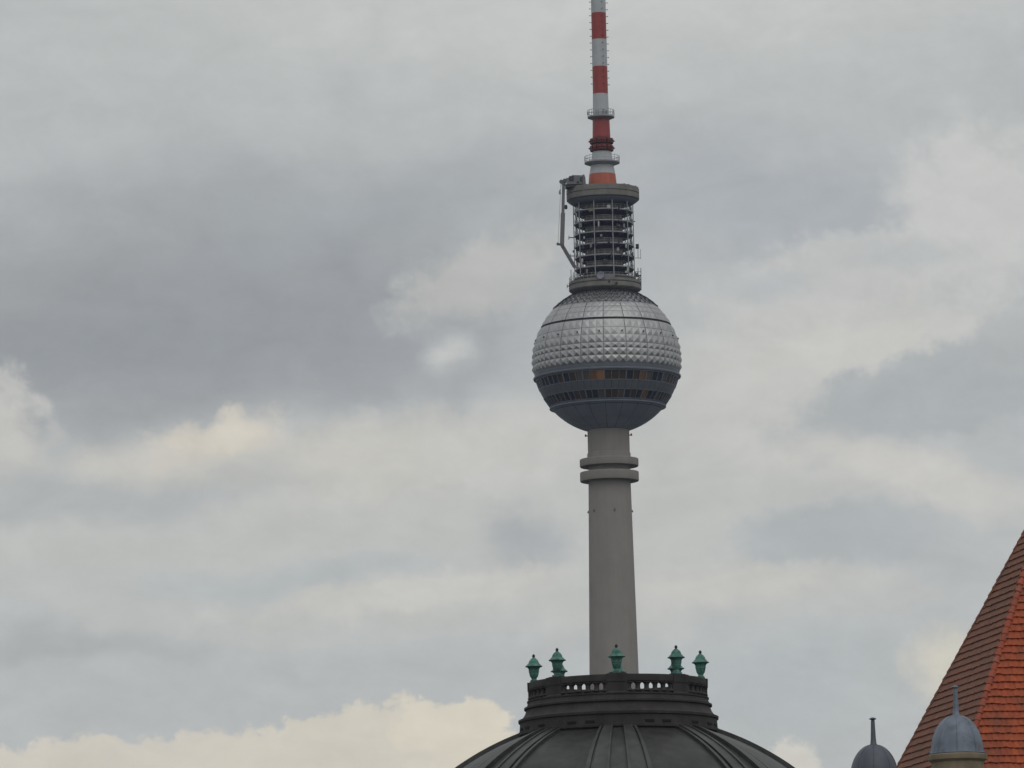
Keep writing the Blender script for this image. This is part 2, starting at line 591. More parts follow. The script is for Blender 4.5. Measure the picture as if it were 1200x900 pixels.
# ------------------------------------------------------------------ ground
def ground():
    m = bpy.data.materials.new('ground')
    m.use_nodes = True
    t = m.node_tree
    bs = t.nodes['Principled BSDF']
    bs.inputs['Roughness'].default_value = 0.95
    P = N(t, 'ShaderNodeTexCoord').outputs['Object']
    c = mixc(t, maprange(t, noise(t, P, 0.012, 6, 0.6), 0.4, 0.6, 0, 1), (0.06, 0.06, 0.064, 1), (0.05, 0.065, 0.04, 1))
    c = mixc(t, maprange(t, noise(t, P, 0.05, 6, 0.6), 0.45, 0.65, 0, 0.7), c, (0.12, 0.115, 0.11, 1))
    t.links.new(c, bs.inputs['Base Color'])
    b = MB()
    n, Rg = 48, 14000
    b.v.append((0, 1200, 0))
    rings = (120, 500, 1500, 5000, Rg)
    for r in rings:
        for k in range(n):
            a = 2 * PI * k / n
            b.v.append((r * math.cos(a), 1200 + r * math.sin(a), 0))
    for k in range(n):
        b.face([0, 1 + k, 1 + (k + 1) % n])
    for i in range(len(rings) - 1):
        for k in range(n):
            k2 = (k + 1) % n
            b.face([1 + i * n + k, 1 + (i + 1) * n + k, 1 + (i + 1) * n + k2, 1 + i * n + k2])
    o = b.build('ground', m, smooth=0)
    o['kind'] = 'structure'
    o['label'] = 'flat city ground under the buildings'


ground()


# ------------------------------------------------------------------ television tower
def tower():
    A = Axis(711, 422.5, 1300)
    z, r = A.z, A.r
    T = thing('television_tower', 'tall concrete television tower with silver sphere and red white banded mast', 'tower', (A.x, A.y, 0))
    zc = z(422.5)
    RS = r(86.5, 422.5)

    def P(rad, ang, zz):
        return Vector((rad * math.sin(ang), -rad * math.cos(ang), zz))

    def loc(px, py, dy=0.0):
        """a point of the photograph at the tower's distance, in the tower's own coordinates"""
        p = at(px, py, A.y + dy)
        return Vector((p.x - A.x, dy, p.z))

    # ---- shaft
    b = MB()
    zb, zt = z(785), z(566)
    r785, r566 = r(28.75, 785), r(24.75, 566)
    slope = (r785 - r566) / (zt - zb)
    prof = []
    zz = 0.0
    while zz < zt - 0.1:
        flare = 5.5 * max(0, (zb - 25 - zz) / max(zb - 25, 1)) ** 2
        prof.append((r566 + slope * (zt - zz) + flare, zz))
        zz += 4.0
    prof.append((r566, zt))
    b.lathe(prof, 96)
    b.build('shaft', MT['concrete'], T, smooth=50)
    # ---- neck and two collars
    b = MB()
    b.lathe([(r(24.2), z(566)), (r(24.2), z(538)), (r(25.6), z(538) + .01), (r(25.3), z(531.5)), (r(24.5), z(530.8)), (r(24.5), z(500))], 96)
    b.build('neck', MT['concrete'], T, smooth=30)
    for y0, y1 in ((547.0, 538.4), (564.2, 553.6)):
        b = MB()
        zz0, zz1 = z(y0), z(y1)
        b.lathe([(r(24.6), zz0 + .35), (r(33.2), zz0 + .12), (r(33.9), zz0), (r(34.4), zz0 + .18), (r(34.4), zz1 - .12), (r(34.0), zz1), (r(24.6), zz1 + .04)], 96, caps=False)
        b.build('collar', MT['concrete'], T, smooth=30)
    for px, py in ((689.4, 601.6), (740.4, 598.6), (695.8, 599), (719.5, 597.5)):
        off = (px - 714.8) / 25.4
        ang = math.asin(max(-1, min(1, off)))
        q = P(r(25.9, 600), ang, z(600.2))
        b = MB()
        b.box(q, (.3, .36, .26), ang)
        b.tube(q + Vector((0, 0, .13)), q + Vector((0, 0, .4)), .12, .08, 10)
        b.build('warning_lamp', MT['crane_paint'], T)
    for s in (-1, 1):
        q = P(r(24.5, 510), s * PI / 2, z(510.4))
        b = MB()
        b.tube(q, q + Vector((s * .35, 0, 0)), .12, .12, 8)
        b.lathe([(.02, -.1), (.2, 0), (.22, .25), (.1, .45), (.01, .5)], 12, c=q + Vector((s * .42, 0, -.1)))
        b.build('warning_lamp', MT['lamp_red'], T)

    # ---- sphere
    def SP(lat, ang, rad=RS):
        la = R_(lat)
        return Vector((rad * math.cos(la) * math.sin(ang), -rad * math.cos(la) * math.cos(ang), zc + rad * math.sin(la)))

    seam = R_(-3.2)
    # inner dark shell seen in the joints
    b = MB()
    b.lathe([((RS - .22) * math.cos(R_(la)), zc + (RS - .22) * math.sin(R_(la))) for la in range(-76, 74, 3)], 120)
    shell = b.build('sphere', MT['joint'], T, smooth=60)
    rows = [(-9.3, -3.72, .38), (-3.72, 1.86, .36), (1.86, 6.1, .32), (6.3, 12.45, .27), (12.45, 18.5, .22),
            (18.75, 25.8, .14), (27.9, 33.9, .11), (34.1, 39.2, .10), (39.4, 44.7, .10)]
    b = MB()
    step = R_(6)
    for l0, l1, h in rows:
        for k in range(60):
            a0, a1 = seam + k * step, seam + (k + 1) * step
            g = (0.06 if l0 > 6 else 0.035) / (RS * math.cos(R_(l0)))
            if k % 3 == 0:
                a0 += g
            if k % 3 == 2:
                a1 -= g
            jit = random.uniform(-.03, .03)
            am, lm = (a0 + a1) / 2, (l0 + l1) / 2
            hh = h * random.uniform(.8, 1.15)
            q = [SP(l0, a0), SP(l0, a1), SP(l1, a1), SP(l1, a0), SP(lm, am, RS + hh + jit)]
            b.add(q, [(0, 1, 4), (1, 2, 4), (2, 3, 4), (3, 0, 4)])
    b.build('faceted_cladding', MT['steel'], shell, smooth=0)
    for k in range(20):
        a = seam + R_(18 * k + 15)
        b = MB()
        b.tube(SP(15.2, a, RS - .1), SP(15.2, a, RS + .34), .2, .17, 10)
        b.build('vent', MT['cage_dark'], shell)
    # smooth belt over the windows
    b = MB()
    b.lathe([(RS * math.cos(R_(la)), zc + RS * math.sin(R_(la))) for la in (-14.2, -13, -12, -11, -10, -9.45)], 120, caps=False)
    b.build('belt', MT['belt'], shell, smooth=40)
    # rim
    b = MB()
    rr, zz = RS * math.cos(R_(-13.6)), zc + RS * math.sin(R_(-13.6))
    b.lathe([(rr - .2, zz - .34), (rr + .38, zz - .30), (rr + .46, zz - .12), (rr + .46, zz + .08), (rr + .30, zz + .22), (rr - .1, zz + .34)], 120, caps=False)
    b.build('rim', MT['belt'], shell, smooth=40)
    # window bands
    def window_band(lt, lb, pick):
        b = MB()
        for k in range(60):
            a = seam + k * step
            w = .24 if k % 3 == 0 else .12
            hw = w / 2 / (RS * math.cos(R_(lb)))
            pts = []
            for la in (lb, lt):
                for aa, rad in ((a - hw, RS - .18), (a + hw, RS - .18), (a + hw, RS + .10), (a - hw, RS + .10)):
                    pts.append(SP(la, aa, rad))
            b.add(pts, [(0, 1, 5, 4), (1, 2, 6, 5), (2, 3, 7, 6), (3, 0, 4, 7)])
        for la, dl in ((lt, .35), (lb, -.35)):
            b.lathe([((RS + e) * math.cos(R_(la + d)), zc + (RS + e) * math.sin(R_(la + d))) for d, e in ((-abs(dl), -.1), (-abs(dl), .06), (abs(dl), .06), (abs(dl), -.1))], 120, caps=False)
        band = b.build('window_band', MT['mullion'], shell, smooth=30)
        rest = MB()
        for k in range(60):
            a0, a1 = seam + k * step + R_(.35), seam + (k + 1) * step - R_(.35)
            am = (a0 + a1) / 2
            front = math.cos(am) > -.02
            q = [SP(lb + .3, a0, RS - .1), SP(lb + .3, a1, RS - .1), SP(lt - .3, a1, RS - .1), SP(lt - .3, a0, RS - .1),
                 SP(lb + .3, a0, RS - .18), SP(lb + .3, a1, RS - .18), SP(lt - .3, a1, RS - .18), SP(lt - .3, a0, RS - .18)]
            fs = [(0, 1, 2, 3), (5, 4, 7, 6), (4, 5, 1, 0), (7, 3, 2, 6), (4, 0, 3, 7), (1, 5, 6, 2)]
            if front:
                w = MB()
                w.add(q, fs)
                deg = math.degrees((am + PI) % (2 * PI) - PI)
                w.build('window', pick(deg), band, smooth=0)
            else:
                rest.add(q, fs)
        o = rest.build('window', MT['glass_a'], band, smooth=0)
        o['kind'] = 'stuff'
    rnd = random.Random(3)

    def pick_up(d):
        if -13 < d < -9:
            return MT['lit_dim']
        if -9 < d < -5:
            return MT['lit']
        if -3 < d < 9:
            return MT['glass_b']
        if 26 < d < 33:
            return MT['lit_dim']
        return rnd.choice([MT['glass_a']] * 3 + [MT['glass_b']] * 3 + [MT['glass_c']] * 2)

    def pick_low(d):
        if 33 < d < 39:
            return MT['lit_dim']
        return rnd.choice([MT['glass_a']] * 4 + [MT['glass_b']] * 3 + [MT['glass_c']])
    window_band(-15.2, -22.9, pick_up)
    window_band(-30.4, -38.4, pick_low)
    # panelled belts between and below the windows
    b = MB()
    def belt(l0, l1, n, gap=.05, rad=RS, mat=0):
        for k in range(n):
            a0 = seam + 2 * PI * k / n
            a1 = seam + 2 * PI * (k + 1) / n
            g = gap / (RS * math.cos(R_(l0)))
            sub = max(1, 120 // n)
            for j in range(sub):
                b0 = a0 + g + (a1 - a0 - 2 * g) * j / sub
                b1 = a0 + g + (a1 - a0 - 2 * g) * (j + 1) / sub
                ls = max(1, int((l1 - l0) / 3))
                for i in range(ls):
                    m0, m1 = l0 + (l1 - l0) * i / ls, l0 + (l1 - l0) * (i + 1) / ls
                    b.add([SP(m0, b0, rad), SP(m0, b1, rad), SP(m1, b1, rad), SP(m1, b0, rad)], [(0, 1, 2, 3)], mat)
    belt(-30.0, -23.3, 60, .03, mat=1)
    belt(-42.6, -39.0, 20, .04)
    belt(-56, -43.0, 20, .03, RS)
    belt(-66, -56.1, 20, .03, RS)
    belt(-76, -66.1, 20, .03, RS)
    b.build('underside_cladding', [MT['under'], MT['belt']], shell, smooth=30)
    b = MB()
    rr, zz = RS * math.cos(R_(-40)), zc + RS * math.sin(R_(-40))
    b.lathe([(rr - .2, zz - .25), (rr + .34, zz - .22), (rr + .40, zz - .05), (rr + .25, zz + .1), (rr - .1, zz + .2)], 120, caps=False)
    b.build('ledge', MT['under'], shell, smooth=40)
    # triangulated cap under the crown
    b = MB()
    b.lathe([((RS - .1) * math.cos(R_(la)), zc + (RS - .1) * math.sin(R_(la))) for la in (45, 50, 55, 60, 66, 70)], 120, caps=False)
    n = 44
    for l0, l1 in ((45.2, 50.2), (50.2, 55.2), (55.2, 61), (61, 67)):
        for k in range(n):
            a0, a1 = 2 * PI * k / n, 2 * PI * (k + 1) / n
            am = (a0 + a1) / 2
            b.beam(SP(l0, a0, RS + .22), SP(l1, am, RS + .16), .11, .14, 1)
            b.beam(SP(l1, am, RS + .22), SP(l0, a1, RS + .16), .11, .14, 1)
    for la in (45.2, 50.2, 55.2, 61):
        b.lathe([((RS + .1) * math.cos(R_(la + d)), zc + (RS + .1) * math.sin(R_(la + d))) for d in (-.3, .3)], 120, caps=False, mats=[1])
    b.build('lattice_cap', [MT['steel'], MT['cage_dark']], shell, smooth=30)

    # ---- platform on top of the sphere
    b = MB()
    b.lathe([(r(33), z(349)), (r(34), z(344)), (r(41.6), z(341.2)), (r(42.4), z(340.2)), (r(42.4), z(335.8)), (r(41.2), z(335.6)), (r(41.2), z(334.4)), (r(42.4), z(334.2)), (r(42.4), z(331.2)), (r(36.4), z(331)),
             (r(36.4), z(330)), (r(34.6), z(329.8)), (r(34.6), z(328.4)), (r(36.4), z(328.2)), (r(36.4), z(326.6)), (r(25), z(326.4))], 96)
    lowp = b.build('lower_platform', MT['deck_concrete'], T, smooth=30)
    b = MB()
    zt0 = z(331.2)
    for k in range(48):
        a = 2 * PI * k / 48
        b.tube(P(r(41.6), a, zt0), P(r(41.6), a, zt0 + 1.15), .035, .035, 5)
    for hh in (.6, 1.15):
        for k in range(48):
            b.tube(P(r(41.6), 2 * PI * k / 48, zt0 + hh), P(r(41.6), 2 * PI * (k + 1) / 48, zt0 + hh), .03, .03, 5)
    b.build('railing', MT['cage_metal'], lowp)

    # ---- open equipment floors
    b = MB()
    b.lathe([(r(22.4), z(328)), (r(22.4), z(232))], 64)
    core = b.build('equipment_core', MT['cage_core'], T, smooth=40)
    ztop = z(235.7)
    fl = [249.8 + 13.35 * i for i in range(6)]
    for i, y in enumerate(fl):
        zz = z(y)
        b = MB()
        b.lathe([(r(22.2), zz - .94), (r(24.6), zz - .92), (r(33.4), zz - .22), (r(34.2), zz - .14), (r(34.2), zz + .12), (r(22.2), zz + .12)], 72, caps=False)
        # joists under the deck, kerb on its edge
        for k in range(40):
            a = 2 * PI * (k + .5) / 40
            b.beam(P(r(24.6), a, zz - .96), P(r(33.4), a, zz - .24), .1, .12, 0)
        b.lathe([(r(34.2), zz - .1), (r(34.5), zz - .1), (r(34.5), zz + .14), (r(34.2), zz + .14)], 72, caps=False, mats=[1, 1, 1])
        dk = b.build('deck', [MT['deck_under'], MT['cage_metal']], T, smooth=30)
        rb = MB()
        for hh in (.62, 1.1):
            for k in range(60):
                rb.tube(P(r(34.0), 2 * PI * k / 60, zz + hh), P(r(34.0), 2 * PI * (k + 1) / 60, zz + hh), .028, .028, 5)
        for k in range(30):
            rb.tube(P(r(34.0), 2 * PI * k / 30, zz + .1), P(r(34.0), 2 * PI * k / 30, zz + 1.1), .028, .028, 5)
        rb.build('railing', MT['cage_metal'], dk)
    for k in range(10):
        a = R_(36 * k - 19)
        b = MB()
        b.beam(P(r(35), a, z(329)), P(r(35), a, ztop + .2), .2, .24)
        b.build('post', MT['cage_metal'], T)
    # sway braces between the posts, inside the decks' edge
    lev = [z(325)] + [z(y) for y in reversed(fl)] + [ztop]
    for k in range(20):
        a0, a1 = R_(18 * k - 19 + 9), R_(18 * (k + 1) - 19 + 9)
        if abs(math.sin((a0 + a1) / 2)) < .74:
            continue
        b = MB()
        for i in range(len(lev) - 1):
            b.tube(P(r(33.4), a0, lev[i]), P(r(33.4), a1, lev[i + 1]), .055, .055, 6)
            b.tube(P(r(33.4), a1, lev[i]), P(r(33.4), a0, lev[i + 1]), .055, .055, 6)
        b.build('bracing', MT['cage_dark'], T)
    # antennas and boxes hung in the cage
    rr_ = random.Random(11)
    def abox(px, py, w, h, d, mat, back=-4.2):
        q = loc(px, py, back)
        b = MB()
        s = .185
        b.box(q, (w * s, d, h * s))
        b.box(q + Vector((0, -d / 2 - .03, 0)), (w * s * .8, .05, h * s * .82))
        b.tube(q + Vector((0, d / 2, -h * s * .7)), q + Vector((0, d / 2, h * s * .7)), .06, .06, 6)
        b.build('antenna', mat, T)
    abox(713.3, 242.4, 4.2, 4.4, .5, MT['box_light'], -6.4)
    abox(692, 246, 5, 4.2, .5, MT['cage_core'], -6.0)
    abox(701.5, 262.5, 1.8, 6, .3, MT['box_light'], -6.4)
    abox(704.5, 276, 2.6, 2.6, .4, MT['dish'], -6.5)
    abox(684.5, 278.5, 2, 2.4, .3, MT['box_light'], -5.2)
    abox(698, 286.5, 2, 5, .4, MT['cage_dark'], -6.4)
    abox(709, 306.5, 5, 6, .5, MT['cage_dark'], -6.3)
    for i in range(44):
        sgn = 1 if rr_.random() < .66 else -1
        ox = rr_.uniform(18 if i < 28 else 2, 35.5) * sgn
        y = rr_.uniform(242, 322)
        mat = rr_.choice([MT['cage_dark']] * 4 + [MT['cage_metal']] * 3 + [MT['box_light'], MT['deck_concrete']])
        bk = -math.sqrt(max(.5, r(35.6) ** 2 - r(abs(ox)) ** 2))
        abox(706 + (y - 240) * .0235 + ox, y, rr_.uniform(1.2, 3.0), rr_.uniform(1.8, 5.5), rr_.uniform(.2, .5), mat, bk)
    # things on brackets right of the cage
    b = MB()
    b.box(loc(746.8, 288.8), (.68, .6, 1.0))
    b.tube(loc(742, 290.5), loc(746.5, 290.5), .05, .05, 6)
    b.tube(loc(747.6, 291), loc(747.8, 303), .05, .05, 6)
    b.tube(loc(750.6, 292), loc(750.8, 303.5), .04, .04, 6)
    b.tube(loc(742.5, 302.3), loc(750.6, 302.3), .05, .05, 6)
    b.build('antenna', MT['cage_dark'], T)
    for px0, px1, y in ((666.4, 673, 278.5), (668, 673, 300), (664.4, 670, 335.3), (741, 744.5, 259.5)):
        b = MB()
        b.tube(loc(px0, y), loc(px1, y), .1, .1, 8)
        b.tube(loc(px0 + .3, y - 2.2), loc(px0 + .3, y + 2.4), .07, .07, 6)
        b.build('antenna', MT['cage_dark'], T)
    b = MB()
    b.tube(loc(669.4, 331), loc(669.1, 316), .07, .07, 6)
    b.tube(loc(672, 331), loc(671.8, 319), .06, .06, 6)
    b.build('antenna', MT['cage_dark'], T)
    # scaffold at the lower right
    b = MB()
    xs, ys = (744.2, 747.6, 751.0), (314, 318.5, 323, 327.5, 332, 338)
    for dy in (-.9, .5):
        for x in xs:
            top = 314 if x > 745 else 318
            b.tube(loc(x, top, dy), loc(x + .4, 340, dy), .075, .075, 6)
        for i, y in enumerate(ys[1:]):
            b.tube(loc(xs[0], y, dy), loc(xs[2], y, dy), .06, .06, 6)
            if i < 4:
                b.tube(loc(xs[i % 2], y, dy), loc(xs[1 + i % 2], ys[i + 2], dy), .05, .05, 6)
                b.tube(loc(xs[1 + i % 2], y, dy), loc(xs[i % 2], ys[i + 2], dy), .05, .05, 6)
    for y in (323, 332, 338.5):
        q0 = loc(747.6, y, -.2)
        b.box(q0, (1.3, 1.4, .12))
    b.box(loc(746.4, 322.5, -.5), (.7, .5, .8))
    b.build('scaffold', MT['cage_dark'], T)
    # parabolic dish
    b = MB()
    q = loc(704.2, 322.6, -r(37.5) - .9)
    pr = [(.02, 0), (.3, .02), (.6, .1), (.84, .24), (.86, .27), (.8, .27), (.5, .13), (.02, .06)]
    o0 = len(b.v)
    b.lathe([(a, c) for a, c in pr], 32)
    rot = Matrix.Rotation(R_(-22), 4, 'Z') @ Matrix.Rotation(R_(83), 4, 'X')
    b.v = [tuple(q + rot @ Vector(v)) for v in b.v]
    ds = b.build('dish', MT['dish'], T, smooth=40)
    b = MB()
    b.tube(q + Vector((.1, .25, -.2)), q + Vector((.1, 1.3, -.7)), .1, .1, 8)
    b.tube(q + Vector((.1, .9, -1.2)), q + Vector((.1, .9, .9)), .09, .09, 8)
    b.build('bracket', MT['cage_metal'], ds)
    b = MB()
    b.box(loc(707.2, 322, -r(37.5) - .7), (.22, .3, .95))
    b.build('feed_horn', MT['box_light'], ds)
    # door opening and plant on the lower platform
    b = MB()
    b.box(loc(714.2, 323.6, -r(36.3) - .1), (2.3, .5, .75))
    b.box(loc(714.2, 325.8, -r(36.3) - .2), (2.5, .7, .12))
    b.build('equipment_box', MT['dish'], T)
    for px, py in ((714, 329.6), (722.4, 331.5)):
        b = MB()
        q = loc(px, py, -r(42) - .05)
        b.tube(q + Vector((0, .3, 0)), q + Vector((0, -.25, 0)), .26, .2, 12)
        b.build('floodlight', MT['cage_dark'], T)

    # ---- crown
    b = MB()
    yb, yt = 235.4, 222.6
    b.lathe([(r(38), z(236.2)), (r(41.8), z(yb) + .02), (r(42.6), z(yb) + .1), (r(42.8), z(yb) + .35), (r(42.8), z(229.3)), (r(42.0), z(229.1)), (r(42.0), z(228.2)), (r(42.8), z(228)), (r(42.8), z(yt + .4)), (r(42.2), z(yt)), (r(20), z(yt) + .06)], 96)
    crown = b.build('crown_platform', MT['deck_concrete'], T, smooth=30)
    b = MB()
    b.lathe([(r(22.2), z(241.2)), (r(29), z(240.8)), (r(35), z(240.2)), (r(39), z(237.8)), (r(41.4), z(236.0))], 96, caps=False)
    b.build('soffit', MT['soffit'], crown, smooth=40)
    # uneven upstand round the edge of the crown: one closed ring whose height varies
    b = MB()
    rr2 = random.Random(5)
    n, o = 88, 0
    hs = [rr2.choice((.1, .1, .16, .26)) for _ in range(n)]
    for k in range(n):
        a = 2 * PI * k / n
        for rad, hh in ((41.4, -.02), (42.4, -.02), (42.4, hs[k]), (41.4, hs[k])):
            b.v.append(tuple(P(r(rad), a, z(yt) + hh)))
    for k in range(n):
        p, q = 4 * k, 4 * ((k + 1) % n)
        for i in range(4):
            j = (i + 1) % 4
            b.face([p + i, q + i, q + j, p + j])
    b.build('kerb', MT['deck_concrete'], crown, smooth=0)

    # ---- crane with its folded jib
    C = MB()
    c0, c1 = loc(666.2, 217.4, -3.5), loc(685.8, 206.4, -3.5)
    zl, zh = c0.z, c1.z
    # cabin: a wedge whose left end is lower and cut back
    pts = []
    for y in (-5.2, -1.8):
        pts += [Vector((c0.x - .5, y, zl)), Vector((c1.x, y, zl)), Vector((c1.x - .15, y, zh - .12)), Vector((c0.x + .9, y, zh)), Vector((c0.x - .4, y, zh - .75))]
    C.add(pts, [(0, 1, 2, 3, 4), (9, 8, 7, 6, 5), (0, 5, 6, 1), (1, 6, 7, 2), (2, 7, 8, 3), (3, 8, 9, 4), (4, 9, 5, 0)])
    C.box((c0.x + 1.4, -3.5, zl - .3), (4.2, 3.0, .6), 0, 1)
    C.tube(loc(683.9, 217.5, -5.3), loc(683.9, 204.6, -5.3), .22, .2, 8)
    C.tube(loc(686.2, 221, -5.0), loc(685.0, 207, -5.0), .17, .15, 8)
    crane = C.build('crane', [MT['crane_paint'], MT['cage_dark']], T, smooth=25)
    for px, py, w, h in ((669.6, 209.0, 1.0, 1.0), (680.8, 210.0, .42, .85), (677.2, 213.2, .45, .4)):
        b = MB()
        b.box(loc(px, py, -5.28), (w, .2, h))
        b.build('cab_window', MT['glass_a'], crane)
    b = MB()
    b.beam(loc(662.0, 210.5, -3.4), loc(660.4, 217, -3.4), .75, .8)
    b.beam(loc(660.4, 217, -3.4), loc(659.7, 250, -3.4), .66, .7)
    b.beam(loc(659.7, 250, -3.4), loc(658.6, 287.6, -3.4), .95, .85)
    b.beam(loc(662.6, 210.4, -3.5), loc(666.5, 213, -3.5), .8, .9)
    b.tube(loc(657.9, 213, -3.9), loc(657.9, 213, -2.9), .48, .48, 16)
    b.tube(loc(661.8, 211.4, -4.0), loc(661.8, 211.4, -2.8), .42, .42, 16)
    b.beam(loc(657.9, 213, -3.4), loc(661, 216, -3.4), .35, .4)
    boom = b.build('boom', MT['crane_paint'], crane)
    b = MB()
    b.beam(loc(657.6, 285.6, -3.4), loc(673.2, 312.6, -2.6), .74, .6)
    b.beam(loc(653.4, 286, -3.4), loc(658.4, 286.8, -3.4), .4, .5)
    b.tube(loc(653.8, 286, -3.9), loc(653.8, 286, -2.9), .34, .34, 14)
    b.tube(loc(658.4, 287, -3.9), loc(658.4, 287, -2.9), .42, .42, 14)
    b.tube(loc(673.2, 312.6, -3.1), loc(673.2, 312.6, -2.2), .36, .36, 14)
    b.build('folding_jib', MT['crane_paint'], crane)
    b = MB()
    b.tube(loc(657.4, 213, -3.3), loc(653.9, 286, -3.3), .035, .035, 5)
    b.tube(loc(658.5, 213, -3.5), loc(655.9, 226, -3.5), .03, .03, 5)
    b.build('cable', MT['crane_paint'], crane)
    b = MB()
    q = loc(656, 225.2, -3.5)
    b.lathe([(.02, -.5), (.2, -.42), (.24, -.1), (.16, .25), (.05, .6)], 12, c=q)
    b.build('hook', MT['cage_metal'], crane)
    b = MB()
    q = loc(663.2, 242.6, -3.4)
    b.lathe([(.02, -.55), (.3, -.4), (.36, 0), (.26, .4), (.02, .5)], 14, c=q)
    b.tube(q, loc(660, 241.5, -3.4), .09, .09, 6)
    b.build('counterweight', MT['cage_dark'], crane)

    # ---- banded mast
    pr = [(17.3, 222.5, 2), (15.4, 204.6, 0), (13.5, 195, 0), (12.2, 187, 0), (11.3, 178.2, 3), (10.9, 169, 3), (10.5, 161, 1), (9.9, 140, 1), (9.6, 138, 0), (9.3, 128, 0),
          (8.95, 112, 0), (8.9, 110.4, 1), (8.8, 78.5, 0), (8.7, 46.6, 1), (8.6, 15.6, 0), (8.5, -15, 1), (8.45, -46, 0), (8.4, -77, 1), (8.3, -120, 0), (5, -130, 1), (5, -200, 0), (2, -210, 1), (1.5, -290, 1)]
    b = MB()
    b.lathe([(r(p[0], p[1]), z(p[1])) for p in pr], 40, mats=[p[2] for p in pr[:-1]])
    mast = b.build('mast', [MT['white'], MT['red'], MT['orange'], MT['dark_red']], T, smooth=30)
    # welded seams round the mast
    first = None
    for a in (-84, 24, 96):
        for i in range(15):
            y = 98.5 - 8.0 * i + (1.0 if a > 0 else 0)
            ang = R_(a)
            rr = r(8.7, y)
            if first is None:
                b = MB()
                b.tube((0, .05, 0), (0, -.36, 0), .06, .06, 7)
                b.tube((0, -.36, -.1), (0, -.36, .14), .055, .055, 6)
                first = b.build('rung', MT['cage_dark'], mast)
                first.location = P(rr, ang, z(y))
                first.rotation_euler.z = ang
            else:
                dup(first, mast, P(rr, ang, z(y)), ang)
    # antenna clusters in the dark red stretch
    kn = None
    for y in (165.6, 173.8):
        for k in range(14):
            a = 2 * PI * (k + .5) / 14
            p0 = P(r(12.3), a, z(y))
            if kn is None:
                b = MB()
                b.box((0, -.12, 0), (.72, .34, .95))
                b.tube((0, .3, 0), (0, -.12, 0), .1, .1, 6)
                b.lathe([(.3, -.02), (.34, .1), (.2, .22), (.02, .25)], 10, c=(0, -.3, -.1))
                kn = b.build('panel_antenna', MT['dark_red'], mast, smooth=30)
                kn.location = p0
                kn.rotation_euler.z = a
            else:
                dup(kn, mast, p0, a)
    for y in (168.6, 177.2):
        b = MB()
        b.lathe([(r(11), z(y)), (r(13.6), z(y)), (r(13.6), z(y) + .14), (r(11), z(y) + .14)], 40, caps=False)
        b.build('antenna_ring', MT['cage_dark'], mast)
    # galleries
    for yf, rad, yr, ri in ((139.5, 15.9, 129.6, 9.7), (193.0, 20.8, 183.6, 13.2)):
        b = MB()
        zf = z(yf)
        b.lathe([(r(ri - .5), zf - .3), (r(rad - 2.4), zf + .1), (r(rad), zf + .26), (r(rad), zf + .52), (r(ri - .5), zf + .56)], 48, caps=False)
        g = b.build('gallery', MT['cage_metal'], T, smooth=30)
        b = MB()
        zr = z(yr)
        n = 24
        for k in range(n):
            a0, a1 = 2 * PI * k / n, 2 * PI * (k + 1) / n
            b.tube(P(r(rad - .3), a0, zf + .5), P(r(rad - .3), a0, zr), .05, .05, 6)
            for fz in (.5, 1.0):
                zz = zf + .6 + (zr - zf - .6) * fz
                b.tube(P(r(rad - .3), a0, zz), P(r(rad - .3), a1, zz), .055, .055, 6)
        b.build('railing', MT['white'], g)
    b = MB()
    q = loc(689.0, 133, 0)
    b.box(q, (.32, .4, .5))
    b.tube(q, q + Vector((0, 0, -.8)), .06, .06, 6)
    b.build('warning_lamp', MT['cage_dark'], T)
    b = MB()
    for px, py, w, h in ((701, 131, 1.1, 5), (698.5, 130.5, 1, 4), (707.5, 129.5, 3, 3.2), (710.6, 131, 2.2, 4)):
        b.box(loc(px, py, -r(12)), (w * .185, .3, h * .185))
    b.build('equipment_box', MT['dish'], T)


tower()


